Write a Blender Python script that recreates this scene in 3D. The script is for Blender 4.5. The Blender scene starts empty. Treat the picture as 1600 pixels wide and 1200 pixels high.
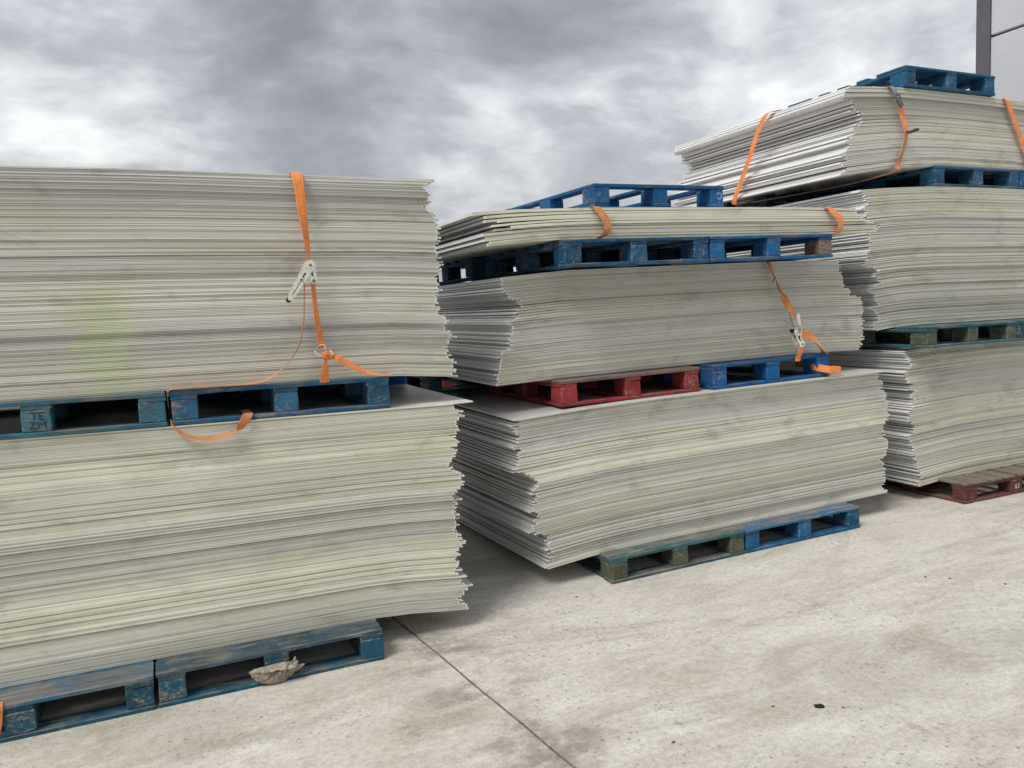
import bpy, bmesh, math, random
import numpy as np
from mathutils import Vector, Matrix, noise

# ------------------------------------------------------------------ camera, sky, sun, exposure
scene = bpy.context.scene
COL = scene.collection
random.seed(11)
RNG = np.random.default_rng(11)

cam_data = bpy.data.cameras.new('camera')
cam_data.lens = 27.22
cam_data.sensor_width = 36.0
cam_data.clip_start = 0.05
cam_data.clip_end = 3000
cam = bpy.data.objects.new('camera', cam_data)
COL.objects.link(cam)
right = Vector((0.912603, -0.406545, -0.043318))
up = Vector((0.078635, 0.070564, 0.994403))
fwd = Vector((0.401213, 0.910902, -0.096365))
m = Matrix((right, up, -fwd)).transposed().to_4x4()
m.translation = Vector((0, 0, 1.668))
cam.matrix_world = m
scene.camera = cam

SKY_TURN = -46.0
SUN_EL, SUN_AZ = math.radians(52), math.radians(-118)     # azimuth clockwise from +Y: over the viewer's left shoulder
sun_dir = Vector((math.sin(SUN_AZ) * math.cos(SUN_EL), math.cos(SUN_AZ) * math.cos(SUN_EL), math.sin(SUN_EL)))
sun_data = bpy.data.lights.new('sun', 'SUN')
sun_data.energy = 1.3
sun_data.angle = math.radians(24)
sun_data.color = (1.0, 0.965, 0.91)
sun = bpy.data.objects.new('sun', sun_data)
COL.objects.link(sun)
sun.rotation_euler = sun_dir.to_track_quat('Z', 'Y').to_euler()
sun.location = (-6, -4, 12)

scene.view_settings.view_transform = 'Standard'
scene.view_settings.look = 'None'
scene.view_settings.gamma = 1.0
scene.view_settings.use_curve_mapping = False
scene.view_settings.exposure = 1.04


class NT:
    """tiny helper for writing node trees"""
    def __init__(self, tree):
        self.t = tree
        self.n = tree.nodes
        self.n.clear()

    def add(self, kind, **kw):
        nd = self.n.new(kind)
        ins = kw.pop('ins', {})
        for k, v in kw.items():
            setattr(nd, k, v)
        for k, v in ins.items():
            self.set(nd, k, v)
        return nd

    def set(self, nd, k, v):
        s = nd.inputs[k]
        if isinstance(v, bpy.types.NodeSocket):
            self.t.links.new(v, s)
        elif isinstance(v, bpy.types.Node):
            self.t.links.new(v.outputs[0], s)
        else:
            if s.type == 'RGBA' and len(v) == 3:
                v = (*v, 1)
            s.default_value = v

    def math(self, op, a, b=0.0, c=0.0, clamp=False):
        nd = self.add('ShaderNodeMath', operation=op, use_clamp=clamp)
        self.set(nd, 0, a); self.set(nd, 1, b); self.set(nd, 2, c)
        return nd.outputs[0]

    def vmath(self, op, a, b=(0, 0, 0)):
        nd = self.add('ShaderNodeVectorMath', operation=op)
        self.set(nd, 0, a); self.set(nd, 1, b)
        return nd.outputs[0]

    def mix(self, f, a, b, blend='MIX'):
        nd = self.add('ShaderNodeMix', data_type='RGBA', blend_type=blend)
        self.set(nd, 'Factor', f)
        self.set(nd, 6, a); self.set(nd, 7, b)
        return nd.outputs[2]

    def ramp(self, f, stops, interp='LINEAR'):
        nd = self.add('ShaderNodeValToRGB')
        nd.color_ramp.interpolation = interp
        el = nd.color_ramp.elements
        while len(el) < len(stops):
            el.new(0.5)
        for e, (p, c) in zip(el, stops):
            e.position = p
            e.color = (c, c, c, 1) if isinstance(c, (int, float)) else (*c, 1)
        self.set(nd, 0, f)
        return nd.outputs[0]

    def noise(self, vec, scale=5.0, detail=3.0, rough=0.5, dist=0.0, out=0):
        nd = self.add('ShaderNodeTexNoise')
        self.set(nd, 'Vector', vec)
        self.set(nd, 'Scale', scale); self.set(nd, 'Detail', detail)
        self.set(nd, 'Roughness', rough); self.set(nd, 'Distortion', dist)
        return nd.outputs[out]

    def sstep(self, v, lo, hi):
        nd = self.add('ShaderNodeMapRange', interpolation_type='SMOOTHSTEP')
        self.set(nd, 0, v); self.set(nd, 1, lo); self.set(nd, 2, hi); self.set(nd, 3, 0.0); self.set(nd, 4, 1.0)
        return nd.outputs[0]


# ---- world: a broken overcast over a Nishita sky
world = bpy.data.worlds.new('World')
scene.world = world
world.use_nodes = True
w = NT(world.node_tree)
sky = w.add('ShaderNodeTexSky', sky_type='NISHITA', sun_disc=False)
sky.sun_elevation = SUN_EL
sky.sun_rotation = SUN_AZ
sky.air_density = 1.2
tc = w.add('ShaderNodeTexCoord')
turn = w.add('ShaderNodeVectorRotate', rotation_type='Z_AXIS', ins={'Vector': tc.outputs['Generated'], 'Angle': math.radians(SKY_TURN)})
sep = w.add('ShaderNodeSeparateXYZ', ins={0: turn.outputs[0]})
sv_ = w.add('ShaderNodeCombineXYZ', ins={0: sep.outputs[0], 1: sep.outputs[1], 2: w.math('MULTIPLY', w.math('ABSOLUTE', sep.outputs[2]), 2.3)})
CLOUD_OFF = (3.93, 0.95, -0.05)
pl2 = w.vmath('ADD', sv_, CLOUD_OFF)
warp = w.vmath('SCALE', w.vmath('SUBTRACT', w.noise(pl2, 2.2, 3.0, 0.5, 0.0, out=1), (0.5, 0.5, 0.5))); warp.node.inputs['Scale'].default_value = 0.16
pl3 = w.vmath('ADD', pl2, warp)
n_big = w.noise(pl3, 1.7, 2.0, 0.5)
n_mid = w.noise(pl3, 4.4, 5.0, 0.52)
n_fin = w.noise(pl3, 12.0, 6.0, 0.56)
nn = w.math('ADD', w.math('MULTIPLY', n_big, 0.50), w.math('ADD', w.math('MULTIPLY', n_mid, 0.34), w.math('MULTIPLY', n_fin, 0.16)))
cl = w.ramp(nn, [(0.38, (0.135, 0.140, 0.154)), (0.45, (0.187, 0.193, 0.209)), (0.505, (0.252, 0.257, 0.272)), (0.545, (0.345, 0.350, 0.362)), (0.60, (0.48, 0.483, 0.481))])
cl10 = w.vmath('SCALE', cl); cl10.node.inputs['Scale'].default_value = 10.0
skc = w.mix(0.95, sky.outputs[0], cl10)
bg = w.add('ShaderNodeBackground', ins={'Color': skc, 'Strength': 0.1})
w.add('ShaderNodeOutputWorld', ins={0: bg.outputs[0]})


# ------------------------------------------------------------------ helpers
def gz(x):
    """falls of the yard slabs: a shallow valley at x = 1.25, a ridge at x = 5"""
    if x < 1.25:
        return -0.0083 * (max(x, -3.0) - 1.25)
    if x < 5.0:
        return 0.0154 * (x - 1.25)
    return 0.0154 * 3.75 - 0.0027 * (min(x, 9.0) - 5.0)


def slope(x):
    return -0.0083 if x < 1.25 else (0.0154 if x < 5.0 else -0.0027)


def link(name, data, parent=None, loc=(0, 0, 0), rot=(0, 0, 0)):
    o = bpy.data.objects.new(name, data)
    COL.objects.link(o)
    o.location = loc
    o.rotation_euler = rot
    if parent is not None:
        o.parent = parent
    return o


def tag(o, label=None, cat=None, group=None, kind=None):
    for k, v in (('label', label), ('category', cat), ('group', group), ('kind', kind)):
        if v:
            o[k] = v
    return o


def mesh(name, verts, faces, mat=None, smooth=False):
    me = bpy.data.meshes.new(name)
    me.from_pydata([tuple(v) for v in verts], [], faces)
    if mat:
        me.materials.append(mat)
    if smooth:
        me.shade_smooth()
    me.update()
    return me


def bm_mesh(name, bm, mat=None, smooth=False):
    bmesh.ops.recalc_face_normals(bm, faces=bm.faces)
    me = bpy.data.meshes.new(name)
    bm.to_mesh(me)
    bm.free()
    if mat:
        me.materials.append(mat)
    if smooth:
        me.shade_smooth()
    return me


_boxes = {}


def box_mesh(lx, ly, lz, mat, bev=0.004, var=0):
    """bevelled box with its origin at the low corner; variants carry slightly uneven corners"""
    key = (round(lx, 4), round(ly, 4), round(lz, 4), mat.name, var)
    if key in _boxes:
        return _boxes[key]
    r = random.Random(hash(key[:3]) + var * 77)
    bm = bmesh.new()
    bmesh.ops.create_cube(bm, size=1)
    for v in bm.verts:
        v.co = Vector(((v.co.x + .5) * lx, (v.co.y + .5) * ly, (v.co.z + .5) * lz))
        v.co += Vector((r.uniform(-.0015, .0015), r.uniform(-.002, .002), r.uniform(-.0006, .0006))) * (1 if var else 0)
    bmesh.ops.bevel(bm, geom=list(bm.edges), offset=bev, segments=1, affect='EDGES')
    me = bm_mesh('box', bm, mat)
    _boxes[key] = me
    return me


def catmull(pts, n=6):
    """centripetal Catmull-Rom: no overshoot where the points are unevenly spaced"""
    pts = [np.array(p, float) for p in pts]
    out = []
    def knot(t, a, b_):
        return t + max(np.linalg.norm((b_ - a)[:3]), 1e-5) ** 0.5
    for i in range(len(pts) - 1):
        p1, p2 = pts[i], pts[i + 1]
        p0 = pts[i - 1] if i else p1 - (p2 - p1) * 0.5
        p3 = pts[i + 2] if i + 2 < len(pts) else p2 + (p2 - p1) * 0.5
        t0 = 0.0
        t1 = knot(t0, p0, p1); t2 = knot(t1, p1, p2); t3 = knot(t2, p2, p3)
        for k in range(n):
            t = t1 + (t2 - t1) * k / n
            a1 = (t1 - t) / (t1 - t0) * p0 + (t - t0) / (t1 - t0) * p1
            a2 = (t2 - t) / (t2 - t1) * p1 + (t - t1) / (t2 - t1) * p2
            a3 = (t3 - t) / (t3 - t2) * p2 + (t - t2) / (t3 - t2) * p3
            b1 = (t2 - t) / (t2 - t0) * a1 + (t - t0) / (t2 - t0) * a2
            b2 = (t3 - t) / (t3 - t1) * a2 + (t - t1) / (t3 - t1) * a3
            out.append((t2 - t) / (t2 - t1) * b1 + (t - t1) / (t2 - t1) * b2)
    out.append(pts[-1])
    return out


def ribbon(rows, mat, thick=0.0026, n=6, name='webbing', sharp=False):
    """rows: (point, width, width direction); a flat webbing strap of real thickness"""
    data = [list(p) + [wd] + list(d) for p, wd, d in rows]
    res = [np.array(r, float) for r in data] if sharp else catmull(data, n)
    P = [r[:3] for r in res]
    V, F = [], []
    for i, r in enumerate(res):
        t = P[min(i + 1, len(P) - 1)] - P[max(i - 1, 0)]
        t = t / (np.linalg.norm(t) + 1e-9)
        d = r[4:7] - t * np.dot(r[4:7], t)
        d = d / (np.linalg.norm(d) + 1e-9)
        nrm = np.cross(t, d)
        wv = d * r[3] / 2
        tv = nrm * thick / 2
        b = len(V)
        ew = 0.86                                            # thinner selvedge
        for a, c in ((-1, 0), (-ew, -1), (ew, -1), (1, 0), (ew, 1), (-ew, 1)):
            V.append(P[i] + wv * a + tv * c)
        if i:
            for k in range(6):
                F.append((b - 6 + k, b - 6 + (k + 1) % 6, b + (k + 1) % 6, b + k))
    F.append(tuple(range(5, -1, -1)))
    F.append(tuple(range(len(V) - 6, len(V))))
    me = mesh(name, V, F, mat)
    at = me.attributes.new('across', 'FLOAT', 'POINT')
    at.data.foreach_set('value', np.tile(np.array((-1, -.86, .86, 1, .86, -.86), dtype=np.float32), len(res)))
    return me


def tube(pts, rad, mat, sides=8, closed=False, name='tube', n=5, smoothpath=True):
    P = catmull(pts, n) if smoothpath else [np.array(p, float) for p in pts]
    V, F = [], []
    L = len(P)
    for i in range(L):
        t = P[(i + 1) % L if closed else min(i + 1, L - 1)] - P[i - 1 if (closed or i) else 0]
        t = t / (np.linalg.norm(t) + 1e-9)
        a = np.array((0, 0, 1.0)) if abs(t[2]) < 0.9 else np.array((1.0, 0, 0))
        u = np.cross(t, a); u /= np.linalg.norm(u)
        v = np.cross(t, u)
        for k in range(sides):
            an = 2 * math.pi * k / sides
            V.append(P[i] + rad * (math.cos(an) * u + math.sin(an) * v))
    for i in range(L if closed else L - 1):
        j = (i + 1) % L
        for k in range(sides):
            F.append((i * sides + k, i * sides + (k + 1) % sides, j * sides + (k + 1) % sides, j * sides + k))
    if not closed:
        F.append(tuple(range(sides))[::-1])
        F.append(tuple(range((L - 1) * sides, L * sides)))
    return mesh(name, V, F, mat, smooth=True)


def capsule_plate(p0, p1, r0, r1, y0, y1, mat, name='plate', holes=False):
    """flat link plate in the XZ plane: hull of two circles, extruded along y"""
    p0, p1 = np.array(p0, float), np.array(p1, float)
    d = p1 - p0
    a0 = math.atan2(d[1], d[0])
    ring = []
    for k in range(9):
        a = a0 + math.pi / 2 + math.pi * k / 8
        ring.append(p0 + r0 * np.array((math.cos(a), math.sin(a))))
    for k in range(9):
        a = a0 - math.pi / 2 + math.pi * k / 8
        ring.append(p1 + r1 * np.array((math.cos(a), math.sin(a))))
    n = len(ring)
    V = [(q[0], y0, q[1]) for q in ring] + [(q[0], y1, q[1]) for q in ring]
    F = [tuple(range(n)), tuple(range(2 * n - 1, n - 1, -1))] + [(k, k + n, (k + 1) % n + n, (k + 1) % n) for k in range(n)]
    return mesh(name, V, F, mat)


def disc(c, r, y0, y1, mat, n=16, name='pin'):
    V = [(c[0] + r * math.cos(2 * math.pi * k / n), y, c[1] + r * math.sin(2 * math.pi * k / n)) for y in (y0, y1) for k in range(n)]
    F = [tuple(range(n)), tuple(range(2 * n - 1, n - 1, -1))] + [(k, k + n, (k + 1) % n + n, (k + 1) % n) for k in range(n)]
    return mesh(name, V, F, mat)


# ------------------------------------------------------------------ materials
def new_mat(name):
    mt = bpy.data.materials.new(name)
    mt.use_nodes = True
    t = NT(mt.node_tree)
    b = t.add('ShaderNodeBsdfPrincipled')
    t.add('ShaderNodeOutputMaterial', ins={0: b.outputs[0]})
    return mt, t, b


def mat_concrete():
    mt, t, b = new_mat('concrete')
    pos = t.add('ShaderNodeNewGeometry').outputs['Position']
    st = t.vmath('MULTIPLY', pos, (0.55, 1.6, 1.0))           # broom / tyre streaks along the row
    big = t.noise(pos, 0.7, 5, 0.6, 0.4)
    mid = t.noise(st, 3.2, 7, 0.68, 0.6)
    fin = t.noise(pos, 38, 5, 0.7)
    grit = t.noise(pos, 170, 3, 0.6)
    c = t.ramp(mid, [(0.28, (0.43, 0.40, 0.34)), (0.46, (0.55, 0.52, 0.455)), (0.58, (0.615, 0.59, 0.53)), (0.74, (0.695, 0.675, 0.625))])
    c = t.mix(t.math('MULTIPLY', t.sstep(big, 0.42, 0.66), 0.6), c, (0.675, 0.65, 0.60))
    # algae-green and brown dirt, old damp stains with ragged rims
    gm = t.math('MULTIPLY', t.sstep(t.noise(t.vmath('ADD', st, (7, 3, 0)), 1.1, 9, 0.74, 0.9), 0.50, 0.66), 0.55)
    c = t.mix(gm, c, (0.35, 0.33, 0.25))
    dm = t.math('MULTIPLY', t.sstep(t.noise(t.vmath('ADD', st, (1.4, 5.2, 0)), 0.55, 10, 0.72, 1.2), 0.50, 0.62), 0.34)
    c = t.mix(dm, c, (0.31, 0.285, 0.235))
    bm_ = t.math('MULTIPLY', t.sstep(t.noise(t.vmath('ADD', pos, (2, 9, 0)), 2.3, 9, 0.78, 0.5), 0.57, 0.70), 0.6)
    c = t.mix(bm_, c, (0.27, 0.235, 0.195))
    # faint tyre tracks running away from the viewer
    sxy = t.add('ShaderNodeSeparateXYZ', ins={0: pos})
    tx_ = t.math('ADD', t.math('ADD', sxy.outputs[0], t.math('MULTIPLY', sxy.outputs[1], -0.55)), t.math('MULTIPLY', t.noise(pos, 0.5, 2, 0.5), 0.25))
    tw = t.math('ABSOLUTE', t.math('SUBTRACT', t.math('FRACT', t.math('MULTIPLY', tx_, 0.62)), 0.5))
    tr_ = t.math('MULTIPLY', t.math('SUBTRACT', 1.0, t.sstep(tw, 0.05, 0.12)), t.math('MULTIPLY', t.sstep(t.noise(pos, 1.3, 7, 0.7), 0.45, 0.65), 0.12))
    c = t.mix(tr_, c, (0.25, 0.23, 0.20))
    c = t.mix(0.75, c, t.ramp(fin, [(0.25, 0.68), (0.5, 1.0), (0.75, 1.22)]), 'MULTIPLY')
    c = t.mix(0.5, c, t.ramp(grit, [(0.3, 0.6), (0.55, 1.03), (0.7, 1.28)]), 'MULTIPLY')
    # exposed dark aggregate in worn patches
    vo = t.add('ShaderNodeTexVoronoi', ins={'Vector': t.vmath('ADD', pos, t.vmath('SCALE', pos)), 'Scale': 17.0, 'Randomness': 1.0})
    sepd = vo.outputs['Distance']
    rnd = t.add('ShaderNodeSeparateColor', ins={0: vo.outputs['Color']}).outputs[0]
    worn = t.sstep(t.noise(pos, 0.9, 4, 0.6, 0.3), 0.43, 0.60)
    spot = t.math('MULTIPLY', t.math('LESS_THAN', sepd, t.math('MULTIPLY', rnd, 0.30)), t.math('GREATER_THAN', rnd, 0.45))
    spot = t.math('MULTIPLY', t.math('MULTIPLY', spot, worn), 0.5)
    c = t.mix(spot, c, (0.17, 0.15, 0.125))
    vs = t.add('ShaderNodeTexVoronoi', ins={'Vector': pos, 'Scale': 4.2})
    tiny = t.math('LESS_THAN', vs.outputs['Distance'], 0.020)
    c = t.mix(t.math('MULTIPLY', tiny, 0.75), c, (0.06, 0.055, 0.05))
    # dirt washed along the joint, with a patchy outline
    sx = t.add('ShaderNodeSeparateXYZ', ins={0: pos})
    jx = t.math('ADD', sx.outputs[0], t.math('MULTIPLY', sx.outputs[1], 0.1243))
    dj = t.math('ABSOLUTE', t.math('SUBTRACT', jx, 1.5255))
    wob = t.noise(pos, 3.0, 6, 0.7)
    near = t.math('SUBTRACT', 1.0, t.sstep(dj, 0.0, 0.50))
    jm = t.math('MULTIPLY', t.math('MULTIPLY', near, t.sstep(wob, 0.45, 0.62)), 0.72)
    c = t.mix(jm, c, (0.20, 0.175, 0.145))
    t.set(b, 'Base Color', c)
    t.set(b, 'Roughness', t.ramp(mid, [(0.3, 0.95), (0.7, 0.8)]))
    t.set(b, 'Specular IOR Level', 0.25)
    hgt = t.math('ADD', t.math('MULTIPLY', fin, 0.6), t.math('MULTIPLY', grit, 0.5))
    hgt = t.math('SUBTRACT', hgt, t.math('MULTIPLY', spot, 0.5))
    bp = t.add('ShaderNodeBump', ins={'Strength': 0.35, 'Distance': 0.004, 'Height': hgt})
    t.set(b, 'Normal', bp.outputs[0])
    return mt


def mat_plain(name, col, rough=0.7, metal=0.0, spec=0.4, var=0.25, scale=30.0):
    mt, t, b = new_mat(name)
    oc = t.add('ShaderNodeTexCoord').outputs['Object']
    n = t.noise(oc, scale, 4, 0.65)
    lo = tuple(c * (1 - var) for c in col); hi = tuple(min(1, c * (1 + var)) for c in col)
    t.set(b, 'Base Color', t.ramp(n, [(0.3, lo), (0.7, hi)]))
    t.set(b, 'Roughness', rough); t.set(b, 'Metallic', metal); t.set(b, 'Specular IOR Level', spec)
    return mt


def mat_sheet():
    mt, t, b = new_mat('plastic_sheet')
    geo = t.add('ShaderNodeNewGeometry')
    pos = geo.outputs['Position']
    nv = t.add('ShaderNodeSeparateXYZ', ins={0: geo.outputs['True Normal']})
    front = t.sstep(t.math('ABSOLUTE', nv.outputs[1]), 0.6, 0.9)
    side = t.sstep(t.math('ABSOLUTE', nv.outputs[0]), 0.6, 0.9)
    oi = t.add('ShaderNodeObjectInfo')
    tint = oi.outputs['Color']
    # weathered long edge: streaks that follow the sheet
    rv = t.math('MULTIPLY', oi.outputs['Random'], 37.0)
    sp = t.add('ShaderNodeSeparateXYZ', ins={0: pos})
    ev = t.add('ShaderNodeCombineXYZ', ins={0: t.math('MULTIPLY', sp.outputs[0], 1.3), 1: rv, 2: t.math('MULTIPLY', sp.outputs[2], 160.0)})
    s1 = t.noise(ev, 1.0, 5, 0.65)
    blot = t.noise(t.vmath('MULTIPLY', pos, (1.0, 1.0, 2.6)), 1.35, 6, 0.62, 0.6)
    edge = t.mix(t.sstep(s1, 0.35, 0.68), (0.90, 0.90, 0.87), (1.09, 1.085, 1.03))
    edge = t.mix(1.0, tint, edge, 'MULTIPLY')
    edge = t.mix(t.math('MULTIPLY', t.sstep(blot, 0.46, 0.66), 0.4), edge, (0.49, 0.47, 0.34))
    dirt = t.noise(t.vmath('MULTIPLY', pos, (2.2, 1.0, 5.0)), 1.6, 7, 0.7, 0.4)
    edge = t.mix(t.math('MULTIPLY', t.sstep(dirt, 0.52, 0.70), 0.42), edge, (0.25, 0.235, 0.19))
    fl = t.noise(t.vmath('MULTIPLY', pos, (26, 26, 120)), 1.0, 3, 0.6)
    edge = t.mix(t.math('MULTIPLY', t.sstep(fl, 0.70, 0.76), 0.8), edge, (0.78, 0.78, 0.74))
    edge = t.mix(t.math('MULTIPLY', t.sstep(t.noise(t.vmath('MULTIPLY', t.vmath('ADD', pos, (3, 1, 2)), (18, 18, 90)), 1.0, 3, 0.6), 0.70, 0.77), 0.7), edge, (0.17, 0.155, 0.12))
    # lime-green algae growth, blotchy patches on two of the stacks
    def patch(cx, cz, hx, hz, fac):
        wx = t.math('ADD', t.math('ADD', sp.outputs[0], t.math('MULTIPLY', t.math('SUBTRACT', s1, 0.5), 0.16)), t.math('MULTIPLY', t.math('SUBTRACT', oi.outputs['Random'], 0.5), 0.10))
        ax = t.math('SUBTRACT', 1.0, t.sstep(t.math('ABSOLUTE', t.math('SUBTRACT', wx, cx)), hx * 0.55, hx * 1.15))
        az = t.math('SUBTRACT', 1.0, t.sstep(t.math('ABSOLUTE', t.math('SUBTRACT', sp.outputs[2], cz)), hz * 0.45, hz * 1.3))
        brk = t.math('ADD', 0.55, t.math('MULTIPLY', t.math('FRACT', t.math('MULTIPLY', oi.outputs['Random'], 7.31)), 0.45))
        return t.math('MULTIPLY', t.math('MULTIPLY', t.math('MULTIPLY', ax, az), brk), fac)
    g = t.math('MAXIMUM', patch(-0.245, 1.61, 0.13, 0.27, 0.72), t.math('MAXIMUM', patch(2.75, 1.62, 0.25, 0.10, 0.22), patch(1.05, 0.98, 0.25, 0.05, 0.35)))
    edge = t.mix(g, edge, (0.53, 0.60, 0.31))
    # cut ends: cleaner, greyer white, scuffed
    sv = t.add('ShaderNodeCombineXYZ', ins={0: rv, 1: t.math('MULTIPLY', sp.outputs[1], 1.6), 2: t.math('MULTIPLY', sp.outputs[2], 150.0)})
    s2 = t.noise(sv, 1.0, 4, 0.6)
    end = t.mix(t.sstep(s2, 0.36, 0.60), (0.70, 0.705, 0.71), (0.90, 0.90, 0.90))
    sc = t.noise(t.vmath('MULTIPLY', pos, (1, 6, 60)), 1.0, 4, 0.7)
    end = t.mix(t.math('MULTIPLY', t.sstep(sc, 0.66, 0.74), 0.7), end, (0.20, 0.20, 0.20))
    # faces: pale grey, dusty, brown water marks
    fd = t.noise(pos, 2.0, 6, 0.65, 0.3)
    face = t.mix(t.sstep(fd, 0.4, 0.7), (0.70, 0.70, 0.68), (0.54, 0.525, 0.48))
    face = t.mix(t.math('MULTIPLY', t.sstep(t.noise(pos, 5.0, 5, 0.7), 0.6, 0.72), 0.45), face, (0.28, 0.235, 0.19))
    c = t.mix(side, face, end)
    tip = t.add('ShaderNodeAttribute', attribute_name='tip').outputs['Fac']
    edge = t.mix(t.math('MULTIPLY', t.sstep(tip, 0.15, 0.55), 0.9), edge, (0.84, 0.84, 0.82))
    c = t.mix(front, c, edge)
    t.set(b, 'Base Color', c)
    t.set(b, 'Roughness', t.mix(front, (0.38, 0.38, 0.38), (0.62, 0.62, 0.62)))
    t.set(b, 'Specular IOR Level', 0.4)
    return mt


def mat_painted_wood(name, chip=False):
    """object colour = paint, object alpha = how worn the paint is"""
    mt, t, b = new_mat(name)
    oc = t.add('ShaderNodeTexCoord').outputs['Object']
    geo = t.add('ShaderNodeNewGeometry')
    oi = t.add('ShaderNodeObjectInfo')
    rv = t.math('MULTIPLY', oi.outputs['Random'], 53.0)
    off = t.add('ShaderNodeCombineXYZ', ins={0: rv, 1: rv, 2: rv})
    v = t.vmath('ADD', oc, off)
    if chip:
        vo = t.add('ShaderNodeTexVoronoi', ins={'Vector': t.vmath('MULTIPLY', v, (90, 90, 150)), 'Scale': 1.0})
        ch = t.add('ShaderNodeSeparateColor', ins={0: vo.outputs['Color']}).outputs[0]
        wood = t.ramp(ch, [(0.1, (0.10, 0.08, 0.055)), (0.6, (0.20, 0.165, 0.12)), (0.95, (0.30, 0.26, 0.20))])
        grain = ch
        msk = t.math('ADD', t.math('MULTIPLY', t.noise(v, 13, 7, 0.7), 0.72), t.math('MULTIPLY', ch, 0.15))
    else:
        gv = t.vmath('MULTIPLY', v, (2.2, 42, 42))
        grain = t.noise(gv, 1.0, 5, 0.65, 0.6)
        wood = t.ramp(grain, [(0.28, (0.11, 0.09, 0.065)), (0.5, (0.20, 0.17, 0.13)), (0.72, (0.32, 0.28, 0.225))])
        msk = t.math('ADD', t.math('MULTIPLY', t.noise(t.vmath('MULTIPLY', v, (5, 16, 16)), 1.0, 7, 0.72, 0.4), 0.72), t.math('MULTIPLY', grain, 0.26))
    nz = t.add('ShaderNodeSeparateXYZ', ins={0: geo.outputs['Normal']}).outputs[2]
    wear = t.math('ADD', oi.outputs['Alpha'], t.math('MULTIPLY', t.sstep(nz, 0.3, 0.9), 0.16))
    # bevelled arrises lose their paint first
    ar = t.math('SUBTRACT', 1.0, t.sstep(t.math('MAXIMUM', t.math('ABSOLUTE', nz), t.math('MAXIMUM',
         t.math('ABSOLUTE', t.add('ShaderNodeSeparateXYZ', ins={0: geo.outputs['Normal']}).outputs[0]),
         t.math('ABSOLUTE', t.add('ShaderNodeSeparateXYZ', ins={0: geo.outputs['Normal']}).outputs[1]))), 0.75, 0.95))
    wear = t.math('ADD', wear, t.math('MULTIPLY', ar, 0.12))
    lo = t.math('SUBTRACT', 0.69, t.math('MULTIPLY', wear, 0.42))
    fac = t.sstep(msk, t.math('SUBTRACT', lo, 0.07), t.math('ADD', lo, 0.10))
    pn = t.noise(v, 9, 5, 0.65)
    paint = t.mix(1.0, oi.outputs['Color'], t.ramp(pn, [(0.25, 0.55), (0.5, 1.0), (0.8, 1.45)]), 'MULTIPLY')
    # chalky bloom and green-grey grime
    paint = t.mix(t.math('MULTIPLY', t.sstep(t.noise(v, 17, 6, 0.7), 0.50, 0.72), t.math('ADD', 0.06, t.math('MULTIPLY', wear, 0.4))), paint, (0.24, 0.29, 0.30))
    c = t.mix(t.math('MULTIPLY', fac, 0.85), paint, wood)
    gr = t.sstep(t.noise(t.vmath('ADD', v, (5, 5, 5)), 6.5, 6, 0.7), 0.52, 0.72)
    c = t.mix(t.math('MULTIPLY', gr, 0.45), c, (0.085, 0.085, 0.06))
    t.set(b, 'Base Color', c)
    t.set(b, 'Roughness', 0.78)
    t.set(b, 'Specular IOR Level', 0.3)
    bp = t.add('ShaderNodeBump', ins={'Strength': 0.5, 'Distance': 0.002, 'Height': t.math('SUBTRACT', grain, t.math('MULTIPLY', fac, 0.5))})
    t.set(b, 'Normal', bp.outputs[0])
    return mt


def mat_webbing(name, col):
    mt, t, b = new_mat(name)
    oc = t.add('ShaderNodeTexCoord').outputs['Object']
    ac = t.add('ShaderNodeAttribute', attribute_name='across').outputs['Fac']
    weave = t.noise(oc, 380, 2, 0.5)
    cord = t.math('ADD', 0.5, t.math('MULTIPLY', t.math('SINE', t.math('MULTIPLY', ac, 24.0)), 0.5))
    rib = t.math('ADD', t.math('MULTIPLY', cord, 0.6), t.math('MULTIPLY', weave, 0.6))
    line = t.math('SUBTRACT', 1.0, t.sstep(t.math('ABSOLUTE', t.math('SUBTRACT', t.math('ABSOLUTE', ac), 0.55)), 0.03, 0.12))
    ag = t.noise(oc, 9, 7, 0.72)
    c = t.ramp(ag, [(0.3, tuple(x * 0.5 + 0.02 for x in col)), (0.5, col), (0.75, tuple(min(1, x * 1.12 + 0.05) for x in col))])
    c = t.mix(t.math('MULTIPLY', line, 0.35), c, tuple(x * 0.35 for x in col))
    gr = t.math('MULTIPLY', t.sstep(t.noise(oc, 23, 6, 0.75), 0.52, 0.70), 0.45)
    c = t.mix(gr, c, (0.16, 0.10, 0.06))
    c = t.mix(0.45, c, t.ramp(rib, [(0.2, 0.6), (0.8, 1.25)]), 'MULTIPLY')
    t.set(b, 'Base Color', c)
    t.set(b, 'Roughness', 0.75)
    t.set(b, 'Sheen Weight', 0.25)
    bp = t.add('ShaderNodeBump', ins={'Strength': 0.3, 'Distance': 0.001, 'Height': rib})
    t.set(b, 'Normal', bp.outputs[0])
    return mt


def mat_cladding():
    mt, t, b = new_mat('micro_rib_cladding')
    pos = t.add('ShaderNodeNewGeometry').outputs['Position']
    sp = t.add('ShaderNodeSeparateXYZ', ins={0: pos})
    wv = t.math('SINE', t.math('MULTIPLY', sp.outputs[2], 2 * math.pi / 0.026))
    n = t.noise(pos, 0.8, 4, 0.6)
    c = t.ramp(n, [(0.3, (0.49, 0.51, 0.555)), (0.7, (0.55, 0.57, 0.61))])
    t.set(b, 'Base Color', c)
    t.set(b, 'Roughness', 0.5)
    bp = t.add('ShaderNodeBump', ins={'Strength': 0.35, 'Distance': 0.002, 'Height': wv})
    t.set(b, 'Normal', bp.outputs[0])
    return mt


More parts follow.
